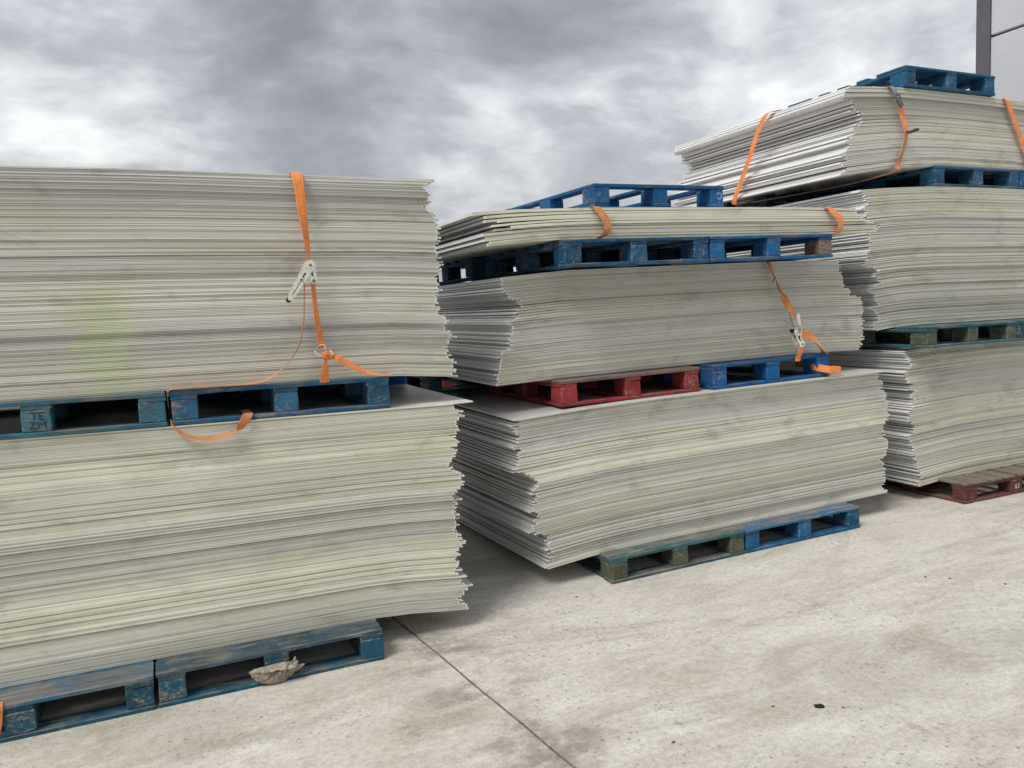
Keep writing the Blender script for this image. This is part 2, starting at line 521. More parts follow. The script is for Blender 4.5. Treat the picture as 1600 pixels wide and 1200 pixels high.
M_CONC = mat_concrete()
M_BASE = mat_plain('yard_base', (0.35, 0.33, 0.30), 0.95, scale=3)
M_SEAL = mat_plain('joint_seal', (0.13, 0.115, 0.095), 0.95, scale=14, var=0.5)
M_SHEET = mat_sheet()
M_BOARD = mat_painted_wood('painted_board')
M_BLOCK = mat_painted_wood('painted_chip_block', chip=True)
M_WEB = mat_webbing('orange_webbing', (0.85, 0.25, 0.05))
M_WEB2 = mat_webbing('shaded_webbing', (0.58, 0.21, 0.06))  # browner copy of the orange webbing; shade is put into its colour
M_WEBG = mat_webbing('grey_webbing', (0.21, 0.22, 0.24))
M_ZINC = mat_plain('zinc_plated_steel', (0.80, 0.77, 0.66), 0.33, 0.45, 0.6, 0.3, 60)
M_STEEL = mat_plain('dark_steel', (0.20, 0.19, 0.18), 0.5, 0.8, 0.5, 0.3, 50)
M_BLACK = mat_plain('black_rubber', (0.015, 0.015, 0.016), 0.7, 0, 0.3, 0.4, 60)
M_TIE = mat_plain('dark_tie', (0.035, 0.045, 0.055), 0.6, 0, 0.3, 0.3, 60)
M_INK = mat_plain('stencil_ink', (0.02, 0.055, 0.06), 0.8, 0, 0.2, 0.5, 40)
M_CHALK = mat_plain('white_mark', (0.66, 0.62, 0.54), 0.85, 0, 0.2, 0.35, 60)
M_MARKB = mat_plain('pale_blue_mark', (0.16, 0.38, 0.58), 0.85, 0, 0.2, 0.35, 60)
M_RAG = mat_plain('dirty_cloth', (0.31, 0.265, 0.215), 0.95, 0, 0.1, 0.4, 45)
M_CLAD = mat_cladding()
M_TRIM = mat_plain('dark_trim', (0.105, 0.105, 0.125), 0.5, 0.0, 0.4, 0.1, 2)
M_ROOF = mat_plain('roof_sheet', (0.32, 0.33, 0.35), 0.6, 0, 0.4, 0.1, 2)

# ------------------------------------------------------------------ ground
g = link('ground', mesh('ground', [(-600, -600, -.05), (600, -600, -.05), (600, 900, -.05), (-600, 900, -.05)], [(0, 1, 2, 3)], M_BASE))
tag(g, kind='structure')
yard = link('concrete_yard', None)
tag(yard, kind='structure')
GAP = 0.013


def joint_x(k, y):
    """long joints between slab bays"""
    if k == 0:
        return 1.5255 - 0.1243 * y + 0.004 * noise.noise(Vector((y * 7.0, 0.3, 0.7))) + 0.002 * noise.noise(Vector((y * 23.0, 5.3, 0.7)))
    if k == 1:
        return 5.68 - 0.03 * (y - 3.7)
    return (-3.6 - 0.06 * y) if k == -1 else (10.3 if k == 2 else (-9.0 if k == -2 else 16.0))


YJ = [-6.0, -0.4, 7.3, 15.0, 24.0]
for bay in range(-2, 3):
    for r in range(len(YJ) - 1):
        y0, y1 = YJ[r] + GAP / 2, YJ[r + 1] - GAP / 2
        nx, ny = 14, (90 if r == 1 and bay in (-1, 0) else 8)
        V, F = [], []
        for j in range(ny + 1):
            y = y0 + (y1 - y0) * j / ny
            xa, xb = joint_x(bay, y) + GAP / 2, joint_x(bay + 1, y) - GAP / 2
            for i in range(nx + 1):
                x = xa + (xb - xa) * i / nx
                rnd_edge = 0.003 if i in (0, nx) or j in (0, ny) else 0
                V.append((x, y, gz(x) - rnd_edge))
        for j in range(ny):
            for i in range(nx):
                a = j * (nx + 1) + i
                F.append((a, a + 1, a + nx + 2, a + nx + 1))
        top = len(V)
        loop = [i for i in range(nx + 1)] + [(j + 1) * (nx + 1) - 1 for j in range(1, ny + 1)] + [ny * (nx + 1) + i for i in range(nx - 1, -1, -1)] + [j * (nx + 1) for j in range(ny - 1, 0, -1)]
        for q in loop:
            V.append((V[q][0], V[q][1], -0.045))
        for a in range(len(loop)):
            b_ = (a + 1) % len(loop)
            F.append((loop[b_], loop[a], top + a, top + b_))
        link('slab', mesh('slab', V, F, M_CONC), yard)
for k in (-1, 0, 1):
    V, F = [], []
    for j in range(301):
        y = -6 + 30 * j / 300
        x = joint_x(k, y)
        z = gz(x) - 0.0085
        V += [(x - .011, y, z), (x + .011, y, z), (x + .011, y, z - .02), (x - .011, y, z - .02)]
        if j:
            a = len(V) - 8
            F += [(a, a + 1, a + 5, a + 4)]
    link('joint_seal', mesh('joint_seal', V, F, M_SEAL), yard)

# ------------------------------------------------------------------ pallets
BLUE = (0.008, 0.105, 0.30)
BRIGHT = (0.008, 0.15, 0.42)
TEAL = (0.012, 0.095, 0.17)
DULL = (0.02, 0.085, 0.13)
RED = (0.36, 0.04, 0.045)
MAROON = (0.16, 0.050, 0.042)
PALH = 0.155


def make_pallet(label, x, y, zrel, paint, wear=0.2, w_=1.0, d_=1.2, turned=False, yaw=0.0, deck_paint=None, deck_wear=None, bare=(), group=None, nd=7, block_paint=None, flip=False):
    """block pallet: perimeter base, nine blocks, three stringers, deck boards. Origin: front left bottom corner."""
    if turned:
        lw, ld = d_, w_      # local board frame is turned a quarter: boards run away from the viewer
    else:
        lw, ld = w_, d_
    cx = x + w_ / 2
    root = link('pallet', None, None, (x, y, zrel + gz(cx) - slope(cx) * w_ / 2), (0, -math.atan(slope(cx)), yaw))
    tag(root, label, 'pallet', group)
    if flip:             # lying upside down: the base frame is on top
        root.rotation_euler = (math.pi, -math.atan(slope(cx)), yaw)
        root.location = (x, y + d_, root.location.z + PALH)
    r = random.Random(int(abs(x * 1000 + y * 77 + zrel * 13)))

    def put(name, along, u, v, z, L, B, T, mat, pt, wr, var=0):
        """piece of length L along local u ('x') or v ('y'); (u, v) low corner in the untwisted frame"""
        me = box_mesh(L, B, T, mat, 0.0035 if mat is M_BOARD else 0.005, var)
        ju, jv = r.uniform(-.003, .003), r.uniform(-.003, .003)
        if along == 'x':
            loc, rot = (u + ju, v + jv, z), r.uniform(-.003, .003)
        else:
            loc, rot = (u + B + ju, v + jv, z), math.pi / 2 + r.uniform(-.003, .003)
        if turned:          # (u, v) -> (v, w_... ) quarter turn inside the footprint
            loc = (w_ - loc[1], loc[0], loc[2])
            rot += math.pi / 2
        o = link(name, me, root, loc, (0, 0, rot))
        k = 0.56 + 0.30 * r.random()
        o.color = (pt[0] * k, pt[1] * k, pt[2] * k, max(0.0, wr + r.uniform(-.08, .08)))
        return o

    bw, bd = 0.115, 0.145
    xs = (0.0, lw / 2 - bw / 2, lw - bw)
    ys = (0.0, ld / 2 - bd / 2, ld - bd)
    for v in (0.0, ld - 0.1):
        put('base_board', 'x', 0, v, 0, lw, 0.1, 0.02, M_BOARD, paint, wear + 0.05, r.randint(1, 3))
    for u in xs:
        put('base_board', 'y', u + 0.0075, 0.1, 0.0, ld - 0.2, 0.1, 0.0198, M_BOARD, paint, wear + 0.05, r.randint(1, 3))
    blocks = []
    for j, v in enumerate(ys):
        for i, u in enumerate(xs):
            ins = 0.003
            wr = wear + 0.12
            pt = block_paint or paint
            if (i, j) in bare:
                pt, wr = (0.30, 0.20, 0.11), 0.75
            blocks.append(put('block', 'x', u + ins, v + ins, 0.02, bw - 2 * ins, bd - 2 * ins, 0.0932, M_BLOCK, pt, wr, r.randint(1, 3)))
    for u in xs:
        put('stringer', 'y', u + 0.0015, 0.002, 0.1132, ld - 0.004, bw - 0.003, 0.0218, M_BOARD, paint, wear, r.randint(1, 3))
    wide, thin = 0.145, 0.112
    tot = 2 * wide + (nd - 2) * thin
    lead = 0.006 if nd > 5 else (ld - tot) / (nd - 1)
    gap = (ld - tot - 2 * lead) / (nd - 3)
    v = 0.0
    for k in range(nd):
        B = wide if k in (0, nd - 1) else thin
        put('deck_board', 'x', 0, v, 0.135, lw, B, 0.02, M_BOARD, deck_paint or paint, wear + 0.03 if deck_wear is None else deck_wear, r.randint(1, 3))
        v += B + (lead if k in (0, nd - 2) else gap)
    root['blocks'] = 0
    del root['blocks']
    return root, blocks


def lettering(text, size, mat, parent, loc, name='stencil_lettering', rows=True):
    cu = bpy.data.curves.new(name, 'FONT')
    cu.body = text
    cu.size = size
    cu.extrude = 0.0004
    cu.align_x = 'CENTER'
    cu.align_y = 'CENTER'
    cu.space_line = 0.82
    cu.resolution_u = 2
    tmp = bpy.data.objects.new('tmp', cu)
    COL.objects.link(tmp)
    dg = bpy.context.evaluated_depsgraph_get()
    me = bpy.data.meshes.new_from_object(tmp.evaluated_get(dg))
    bpy.data.objects.remove(tmp)
    me.materials.clear()
    me.materials.append(mat)
    return link(name, me, parent, loc, (math.pi / 2, 0, 0))


# stack by the left edge of the picture, ground level
A, _ = make_pallet('grimy blue pallet on the ground with a rag hanging in its front slot', -0.161, 3.579, 0.0, (0.014, 0.105, 0.165), 0.28, deck_paint=(0.04, 0.085, 0.115), deck_wear=0.28)
B, _ = make_pallet('blue pallet with a worn brown front deck board at the bottom left corner', -1.172, 3.575, 0.0, (0.014, 0.105, 0.17), 0.28, deck_paint=(0.025, 0.125, 0.22), deck_wear=0.36)
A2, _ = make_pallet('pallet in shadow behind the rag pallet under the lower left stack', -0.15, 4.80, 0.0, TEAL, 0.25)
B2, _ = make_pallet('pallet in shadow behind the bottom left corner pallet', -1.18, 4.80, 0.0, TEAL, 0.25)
# between the two bundles of the left stack
ZC = 1.2045
Cp, _ = make_pallet('faded blue pallet with an orange strap loop hanging below it', -0.013, 3.7515, ZC, (0.014, 0.15, 0.30), 0.27, deck_wear=0.38, block_paint=(0.03, 0.16, 0.30))
Dp, dbl = make_pallet('greenish blue pallet with letters stencilled on its middle block', -1.03, 3.752, ZC, (0.05, 0.19, 0.26), 0.32, deck_wear=0.44)
lettering('TE\nZM', 0.047, M_INK, dbl[1], (0.06, -0.0012, 0.047))
C2, _ = make_pallet('vivid blue pallet peeping out between the two left bundles', 0.42, 4.975, ZC, (0.02, 0.10, 0.55), 0.05)
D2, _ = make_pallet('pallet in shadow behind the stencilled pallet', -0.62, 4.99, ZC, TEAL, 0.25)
# middle stack, ground level
E_, _ = make_pallet('muddy green and blue pallet on the ground below the middle stack', 2.292, 3.858, 0.0, (0.03, 0.115, 0.15), 0.28, deck_paint=(0.04, 0.14, 0.16), deck_wear=0.28, block_paint=(0.10, 0.11, 0.065))
F_, _ = make_pallet('blue pallet with scuffed deck on the ground at the right of the middle stack', 3.303, 3.858, 0.0, (0.010, 0.125, 0.28), 0.22, deck_paint=(0.016, 0.15, 0.33), deck_wear=0.38)
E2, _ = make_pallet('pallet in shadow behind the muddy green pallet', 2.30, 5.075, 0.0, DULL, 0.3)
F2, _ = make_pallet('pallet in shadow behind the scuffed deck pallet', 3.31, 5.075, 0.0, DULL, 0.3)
# second level of the middle stack
ZG = 1.0685
G_, _ = make_pallet('red pallet with a weathered grey deck in the middle stack', 2.076, 4.006, ZG, RED, 0.22, deck_paint=(0.28, 0.17, 0.15), deck_wear=0.42)
H_, _ = make_pallet('bright blue pallet beside the red pallet, orange strap end on it', 3.165, 3.985, ZG, BRIGHT, 0.24, yaw=0.006, deck_paint=(0.012, 0.12, 0.28), deck_wear=0.2)
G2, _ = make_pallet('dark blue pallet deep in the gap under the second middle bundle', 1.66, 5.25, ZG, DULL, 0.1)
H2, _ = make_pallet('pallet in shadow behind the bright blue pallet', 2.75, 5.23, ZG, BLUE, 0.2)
# pallet pile added behind to darken the gap between the left and middle stacks
for k in range(7):
    make_pallet('red pallet topping the added pile glimpsed through the gap behind the stacks' if k == 6 else 'dark pallet just under the red one in the added pile behind the gap' if k == 5 else 'lower pallet of the added pile hidden behind the stacks', 1.80 + .012 * ((k * 7) % 5 - 2), 6.62 + .01 * ((k * 5) % 4), 0.0005 + k * 0.1555, (DULL, TEAL, DULL, TEAL, DULL, DULL, RED)[k], 0.2, group='pallets added in a pile behind the stacks')
# third level
ZI = 1.8745
I_, _ = make_pallet('dark blue pallet under the left half of the thin top bundle', 2.056, 3.8635, ZI, (0.009, 0.115, 0.26), 0.30)
J_, jbl = make_pallet('blue pallet with one bare wooden corner block under the thin top bundle', 3.066, 3.8635, ZI, (0.008, 0.12, 0.31), 0.22, bare=((2, 0),))
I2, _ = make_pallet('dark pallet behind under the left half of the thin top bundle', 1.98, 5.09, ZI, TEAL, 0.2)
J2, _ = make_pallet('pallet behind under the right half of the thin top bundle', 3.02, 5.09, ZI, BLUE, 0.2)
# loose pallet on top of the middle stack
ZK = 2.215
K_, kbl = make_pallet('blue pallet lying upside down on top of the middle stack', 2.305, 4.05, ZK, (0.005, 0.13, 0.34), 0.2, yaw=0.05, flip=True)
# right stack
L_, lbl = make_pallet('brown red pallet with bare grey deck boards on the ground at right', 5.381, 3.859, 0.0, MAROON, 0.2, w_=1.2, d_=1.0, turned=True, deck_paint=(0.20, 0.165, 0.125), deck_wear=0.55, nd=8)
lettering('61', 0.062, M_CHALK, L_, (0.60, -0.0022, 0.062), 'chalk_number')
L2, _ = make_pallet('red brown pallet behind on the ground below the right stack', 5.40, 4.88, 0.0, MAROON, 0.2, w_=1.2, d_=1.0, turned=True, nd=8)
L3, _ = make_pallet('pallet on the ground below the far end of the right stack', 6.63, 3.87, 0.0, MAROON, 0.25, w_=1.2, d_=1.0, turned=True, nd=8)
ZM = 1.199
M_, _ = make_pallet('weathered teal pallet with mossy corner block in the right stack', 4.978, 3.88, ZM, (0.03, 0.14, 0.19), 0.28, block_paint=(0.10, 0.14, 0.09))
M2, _ = make_pallet('teal pallet at the right edge of the picture, lower of two', 5.99, 3.885, ZM, TEAL, 0.25)
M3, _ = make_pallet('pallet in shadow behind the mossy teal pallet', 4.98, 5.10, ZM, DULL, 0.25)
ZN = 2.412
N_, _ = make_pallet('blue pallet under the strapped top bundle of the right stack', 5.478, 4.208, ZN, (0.014, 0.13, 0.27), 0.27)
N2, _ = make_pallet('blue pallet at the right edge under the strapped top bundle', 6.49, 4.21, ZN, BLUE, 0.22)
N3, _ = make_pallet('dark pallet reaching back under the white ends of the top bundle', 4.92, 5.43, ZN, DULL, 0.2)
ZO = 3.128
O_, _ = make_pallet('blue pallet lying empty on top of the right stack', 5.147, 4.2, ZO, (0.012, 0.13, 0.27), 0.2)

# round swirl mark on the front right block of the top pallet of the middle stack
sw = []
for k in range(15):
    a = math.radians(-150 + 300 * k / 14)
    rr = 0.021 - (0.004 if k > 11 else 0)
    sw.append((0.068 + rr * math.cos(a), 0.1402, 0.046 + rr * math.sin(a)))
link('swirl_mark', ribbon([(p, 0.008, (p[0] - 0.068, 0, p[2] - 0.046)) for p in sw], M_MARKB, 0.0012, sharp=True), kbl[8])

# ------------------------------------------------------------------ sheet stacks


def sheet_stack(label, n, hue, y0, depth, zb, zt, left, right_, yaw=0.0, seed=1, loose=0.0, ysway=0.007, back_drop=0.0, tips=(), xj=0.011, name='sheet_stack', fill=0.875):
    """zb / zt: front profiles of underside and top as (x, z) above the local ground; left / right_: corner outlines as (z, x)"""
    r = np.random.default_rng(seed)
    bx, bz = zip(*zb); tx, tz = zip(*zt)
    lz, lx = zip(*sorted(left)); rz, rx = zip(*sorted(right_))
    xm = 0.5 * (np.mean(lx) + np.mean(rx))
    base = Vector((xm, y0 + depth / 2, float(np.interp(xm, bx, bz)) + gz(xm)))
    root = link(name, None, None, base)
    tag(root, label, 'sheet stack', 'stacks of pale plastic sheets')
    # positions in the pile, with a few open gaps
    gaps = 1.0 + 0.10 * r.random(n)
    gaps[r.random(n) < 0.06] += 0.25
    thick = 0.85 + 0.3 * r.random(n)
    edges = np.concatenate(([0], np.cumsum(thick * gaps)))
    edges /= edges[-1]
    # bands of like sheets
    k = 0
    band_col, band_y, band_a, band_x = [], [], [], []
    sway = 0.0
    while len(band_col) < n:
        cnt = int(r.integers(1, 13))
        xsh = r.normal(0, 0.010)
        c = 0
        sway = 0.5 * sway + r.normal(0, ysway)
        a = r.normal(0, 0.0025)
        for _ in range(cnt):
            band_col.append(c); band_y.append(sway); band_a.append(a); band_x.append(xsh)
    NX, NY = 17, 4
    TIP = 0.013
    ph = r.random(6) * 6.28
    kn = np.linspace(0, 1, max(6, n // 3)); bri = r.normal(0, 0.05, len(kn)) + np.interp(kn, np.linspace(0, 1, max(4, n // 10)), r.normal(0, 0.115, max(4, n // 10)))
    kh = np.linspace(0, 1, max(4, n // 9)); hue_ = np.clip(hue[0] + (hue[1] - hue[0]) * kh + r.normal(0, 0.34, len(kh)), -.05, 1.15)
    for k in range(n):
        t0, t1 = edges[k], edges[k + 1]
        tm = 0.5 * (t0 + t1)
        zc_l = np.interp(lx[0], bx, bz) * (1 - tm) + np.interp(lx[0], tx, tz) * tm
        zc_r = np.interp(rx[0], bx, bz) * (1 - tm) + np.interp(rx[0], tx, tz) * tm
        xa = float(np.interp(zc_l, lz, lx)) + r.normal(0, xj) + band_x[k]
        xb = float(np.interp(zc_r, rz, rx)) + r.normal(0, xj) + band_x[k] * .6
        if r.random() < 0.06:
            xa -= abs(r.normal(0, 0.02)); xb += abs(r.normal(0, 0.02))
        for (kk, side, dx, dy) in tips:
            if kk % n == k:
                if side == 'l': xa -= dx
                else: xb += dx
                band_y[k] -= dy
        yf = y0 + band_y[k] + r.normal(0, 0.0022)
        a = yaw + band_a[k]
        core = xa + TIP + (xb - xa - 2 * TIP) * (0.5 - 0.5 * np.cos(np.linspace(0, math.pi, NX - 1)))
        xs = np.concatenate(([xa], core, [xb]))
        endl, endr = r.normal(0, 1), r.normal(0, 1)
        half = 0.5 * (xb - xa)
        V, F = [], []
        zlo0 = np.interp(xs, bx, bz); zhi0 = np.interp(xs, tx, tz)
        for level in (0, 1):
            for j in range(NY + 1):
                yy = depth * j / NY
                for i in range(NX + 1):
                    x = xs[i]
                    lo, hi = zlo0[i], zhi0[i]
                    u = (x - xm) / half
                    lo = lo - back_drop * max(0.0, (-u - 0.55) / 0.45) * (j / NY)
                    lo_k = lo + (hi - lo) * t0
                    pitch = (hi - lo) * (t1 - t0)
                    f = fill + 0.05 * math.sin(2.3 * x + ph[k % 6]) * (1 if k % 3 else -1) - 0.0
                    f = min(f, 0.965)
                    z = lo_k + (pitch * f if level else 0.0)
                    if loose:
                        q = max(0.0, -u - 0.1) ** 2 * endl + max(0.0, u - 0.1) ** 2 * endr
                        z += loose * pitch * q * 0.35
                    V.append(Vector((x, yf + a * (x - xm) + yy, z + gz(x))) - base)
        off = (NX + 1) * (NY + 1)
        idx = lambda l, j, i: l * off + j * (NX + 1) + i
        for j in range(NY):
            for i in range(NX):
                F.append((idx(1, j, i), idx(1, j, i + 1), idx(1, j + 1, i + 1), idx(1, j + 1, i)))
                F.append((idx(0, j, i), idx(0, j + 1, i), idx(0, j + 1, i + 1), idx(0, j, i + 1)))
        for i in range(NX):
            F.append((idx(0, 0, i), idx(0, 0, i + 1), idx(1, 0, i + 1), idx(1, 0, i)))
            F.append((idx(0, NY, i + 1), idx(0, NY, i), idx(1, NY, i), idx(1, NY, i + 1)))
        for j in range(NY):
            F.append((idx(0, j + 1, 0), idx(0, j, 0), idx(1, j, 0), idx(1, j + 1, 0)))
            F.append((idx(0, j, NX), idx(0, j + 1, NX), idx(1, j + 1, NX), idx(1, j, NX)))
        me = mesh('sheet', V, F, M_SHEET)
        at = me.attributes.new('tip', 'FLOAT', 'POINT')
        tv = np.zeros((2, NY + 1, NX + 1), dtype=np.float32)
        tv[:, :, 0] = tv[:, :, -1] = 0.6 + 0.5 * r.random()
        at.data.foreach_set('value', tv.ravel())
        o = link('sheet', me, root)
        kk = 0.94 + 0.10 * r.random()
        h_ = float(np.interp(tm, kh, hue_)) + r.normal(0, .06)
        h_ = min(max(h_, -.1), 1.2)
        c = (np.array((0.585, 0.582, 0.558)) * (1 - h_) + np.array((0.665, 0.655, 0.545)) * h_) * (1 + float(np.interp(tm, kn, bri))) * kk
        o.color = (*[float(q) for q in c], 1)
    return root


def swap(pts):
    return [(z, x) for x, z in pts]


PT = 0.157      # deck height of a pallet, with a hair of clearance

# left stack, lower and upper bundle
sheet_stack('lower bundle of the left stack, greenish edged plastic sheets on grimy pallets', 140, (.85, .55), 3.752, 2.03,
    [(-1.8, .172), (-1.2, PT), (.84, PT), (1.0, .148), (1.33, .110)],
    [(-1.8, ZC - .002), (1.4, ZC - .002)],
    [(0, -1.66), (.5, -1.7), (1.2, -1.68)],
    swap([(1.304, 1.193), (1.328, 1.145), (1.335, 1.111), (1.311, 1.08), (1.323, 1.054), (1.283, 1.037), (1.308, 1.022), (1.32, .995), (1.284, .974), (1.29, .931), (1.27, .884), (1.307, .836), (1.327, .791), (1.288, .729), (1.291, .694), (1.279, .637), (1.292, .626), (1.297, .522), (1.308, .452), (1.29, .386), (1.284, .345), (1.293, .299), (1.305, .262), (1.332, .232), (1.327, .209), (1.287, .192), (1.299, .151), (1.322, .112)]),
    yaw=-0.028, seed=21, tips=((-1, 'r', .085, .01),), ysway=0.007)
ZC1 = ZC + PT
sheet_stack('upper bundle of the left stack, grey plastic sheets with a lime green algae patch', 138, (.55, .0), 3.775, 2.03,
    [(-1.8, ZC1 - .03), (-1.1, ZC1), (.98, ZC1), (1.15, ZC1 - .012), (1.36, ZC1 - .032)],
    [(-1.8, 2.31), (-.6, 2.322), (0, 2.332), (.6, 2.331), (1.3, 2.333)],
    [(1.3, -1.70), (1.8, -1.72), (2.4, -1.7)],
    swap([(1.247, 2.321), (1.237, 2.293), (1.26, 2.254), (1.233, 2.225), (1.273, 2.21), (1.227, 2.194), (1.272, 2.17), (1.274, 2.13), (1.28, 2.082), (1.29, 2.033), (1.275, 1.994), (1.296, 1.977), (1.277, 1.954), (1.297, 1.912), (1.299, 1.871), (1.266, 1.824), (1.285, 1.782), (1.265, 1.727), (1.279, 1.677), (1.298, 1.618), (1.312, 1.551), (1.31, 1.527), (1.315, 1.46), (1.309, 1.427), (1.34, 1.421), (1.351, 1.382), (1.348, 1.336)]),
    seed=33, tips=((-1, 'r', .045, .004), (-2, 'r', .01, 0)), ysway=0.006)

# middle stack
S2L_L = [(1.755, 1.05), (1.779, .944), (1.744, .874), (1.799, .86), (1.779, .777), (1.738, .749), (1.797, .73), (1.872, .681), (1.882, .612), (1.888, .566), (1.839, .491), (1.905, .476), (1.842, .369), (1.94, .329), (1.958, .16), (1.927, .127)]
S2L_R = [(4.60, 1.045), (4.599, 1.005), (4.67, .975), (4.67, .917), (4.695, .892), (4.719, .831), (4.695, .776), (4.728, .736), (4.687, .683), (4.664, .58), (4.72, .538), (4.713, .493), (4.68, .437), (4.648, .419), (4.681, .355), (4.697, .258), (4.665, .215), (4.714, .165)]
sheet_stack('lower bundle of the middle stack, long sheets sagging over pallets on the ground', 118, (.75, .40), 3.985, 2.03,
    [(1.7, .105), (1.95, .122), (2.3, .151), (2.5, PT), (4.3, PT), (4.75, .160)],
    [(1.7, 1.040), (2.2, 1.058), (2.6, ZG - .002), (4.0, ZG - .002), (4.75, 1.064)],
    swap(S2L_L), swap(S2L_R), seed=41, tips=((-1, 'r', .06, .03), (-1, 'l', .0, .012)), back_drop=.10, loose=.5, xj=0.010)
ZG1 = ZG + PT
sheet_stack('second bundle of the middle stack, grey green sheets on red and blue pallets', 84, (.5, .1), 4.12, 2.03,
    [(1.65, ZG1 - .006), (2.1, ZG1 + .002), (3.2, ZG1 + .004), (4.2, ZG1), (4.65, ZG1 - .018)],
    [(1.65, 1.838), (2.2, ZI - .004), (3.2, ZI - .002), (4.05, ZI - .002), (4.45, 1.860)],
    swap([(1.783, 1.837), (1.792, 1.81), (1.804, 1.753), (1.838, 1.715), (1.893, 1.694), (1.886, 1.648), (1.863, 1.603), (1.821, 1.577), (1.845, 1.548), (1.829, 1.521), (1.801, 1.467), (1.809, 1.429), (1.762, 1.396), (1.73, 1.353), (1.717, 1.307), (1.745, 1.258), (1.729, 1.232)]),
    swap([(4.389, 1.848), (4.404, 1.802), (4.412, 1.734), (4.435, 1.665), (4.489, 1.651), (4.489, 1.611), (4.607, 1.594), (4.615, 1.519), (4.607, 1.45), (4.615, 1.403), (4.591, 1.346), (4.607, 1.264), (4.583, 1.222)]),
    seed=52, loose=.5, xj=0.009)
ZI1 = ZI + PT
sheet_stack('thin top bundle of the middle stack with two orange straps round it', 12, (.7, .8), 3.925, 2.03,
    [(1.5, ZI1 - .045), (1.9, ZI1 - .01), (2.1, ZI1), (4.05, ZI1), (4.5, ZI1 + .012)],
    [(1.5, 2.18), (1.8, 2.20), (2.3, ZK - .003), (3.4, ZK - .003), (3.9, 2.208), (4.5, 2.190)],
    [(2.0, 1.63), (2.07, 1.56), (2.10, 1.69), (2.13, 1.69), (2.15, 1.61), (2.2, 1.575)],
    [(2.0, 4.40), (2.05, 4.50), (2.08, 4.52), (2.11, 4.44), (2.16, 4.39), (2.2, 4.38)],
    seed=64, loose=1.0, xj=0.025, ysway=0.006)

# right stack
sheet_stack('lower bundle of the right stack, green edged sheets on red brown pallets', 122, (.85, .55), 4.085, 2.03,
    [(4.9, .105), (5.2, .118), (5.6, .150), (5.8, PT), (7.7, PT), (8.2, .14)],
    [(4.9, 1.165), (5.3, 1.185), (6.0, ZM - .002), (8.2, ZM - .002)],
    swap([(5.002, 1.153), (5.036, 1.103), (5.053, 1.072), (5.028, 1.031), (5.012, .984), (5.08, .919), (5.038, .886), (5.141, .859), (5.107, .832), (5.141, .78), (5.099, .735), (5.048, .716), (5.048, .667), (5.083, .627), (5.109, .563), (5.075, .505), (5.102, .466), (5.136, .425), (5.111, .378), (5.155, .324), (5.138, .276), (5.165, .212), (5.183, .159), (5.175, .11)]),
    [(.1, 8.1), (1.2, 8.1)], seed=71, loose=.6, xj=0.012)
ZM1 = ZM + PT
sheet_stack('middle bundle of the right stack, ragged white corners beside the thin bundle', 112, (.55, .2), 4.185, 2.03,
    [(4.6, 1.318), (4.85, 1.333), (5.1, ZM1 - .004), (5.3, ZM1), (7.0, ZM1), (7.8, ZM1 - .03)],
    [(4.6, 2.362), (5.0, 2.385), (5.5, ZN - .003), (7.5, ZN - .003), (7.8, 2.40)],
    swap([(4.65, 2.365), (4.713, 2.326), (4.697, 2.229), (4.705, 2.189), (4.746, 2.136), (4.843, 2.1), (4.762, 2.073), (4.762, 2.003), (4.778, 1.967), (4.73, 1.922), (4.738, 1.876), (4.682, 1.825), (4.762, 1.806), (4.836, 1.78), (4.803, 1.745), (4.86, 1.696), (4.779, 1.652), (4.812, 1.61), (4.861, 1.536), (4.795, 1.51), (4.845, 1.436), (4.845, 1.37), (4.829, 1.325)]),
    [(1.3, 7.72), (2.4, 7.72)], seed=83, loose=.5, xj=0.016)
ZN1 = ZN + PT
sheet_stack('strapped top bundle of the right stack with splayed white sheet ends', 56, (.3, .5), 4.225, 2.03,
    [(4.4, 2.455), (4.6, 2.478), (5.07, 2.535), (5.5, ZN1), (7.0, ZN1), (7.7, ZN1 - .03)],
    [(4.4, 3.085), (4.7, 3.105), (5.15, ZO - .003), (6.1, ZO - .003), (6.6, 3.115), (7.7, 3.03)],
    swap([(4.675, 3.104), (4.569, 3.073), (4.517, 3.004), (4.639, 3.002), (4.651, 2.943), (4.704, 2.896), (4.716, 2.849), (4.669, 2.809), (4.657, 2.766), (4.58, 2.722), (4.598, 2.671), (4.557, 2.586), (4.533, 2.463)]),
    [(2.4, 7.6), (3.1, 7.6)], seed=95, loose=.45, xj=0.020, ysway=0.007, fill=0.90)

# ------------------------------------------------------------------ straps
X, Y, Z = (1, 0, 0), (0, 1, 0), (0, 0, 1)


def zg(p):
    return (p[0], p[1], p[2] + gz(p[0]))


def rows(lst):
    return [(zg(p), wd, d) for p, wd, d in lst]


def strap(label, at, group='orange ratchet straps', name='ratchet_strap'):
    o = link(name, None, None, at)
    return tag(o, label, 'strap', group)


def part(name, me, root):
    """mesh written in world coordinates, hung under a thing"""
    o = link(name, me, root)
    o.location = -root.location
    return o


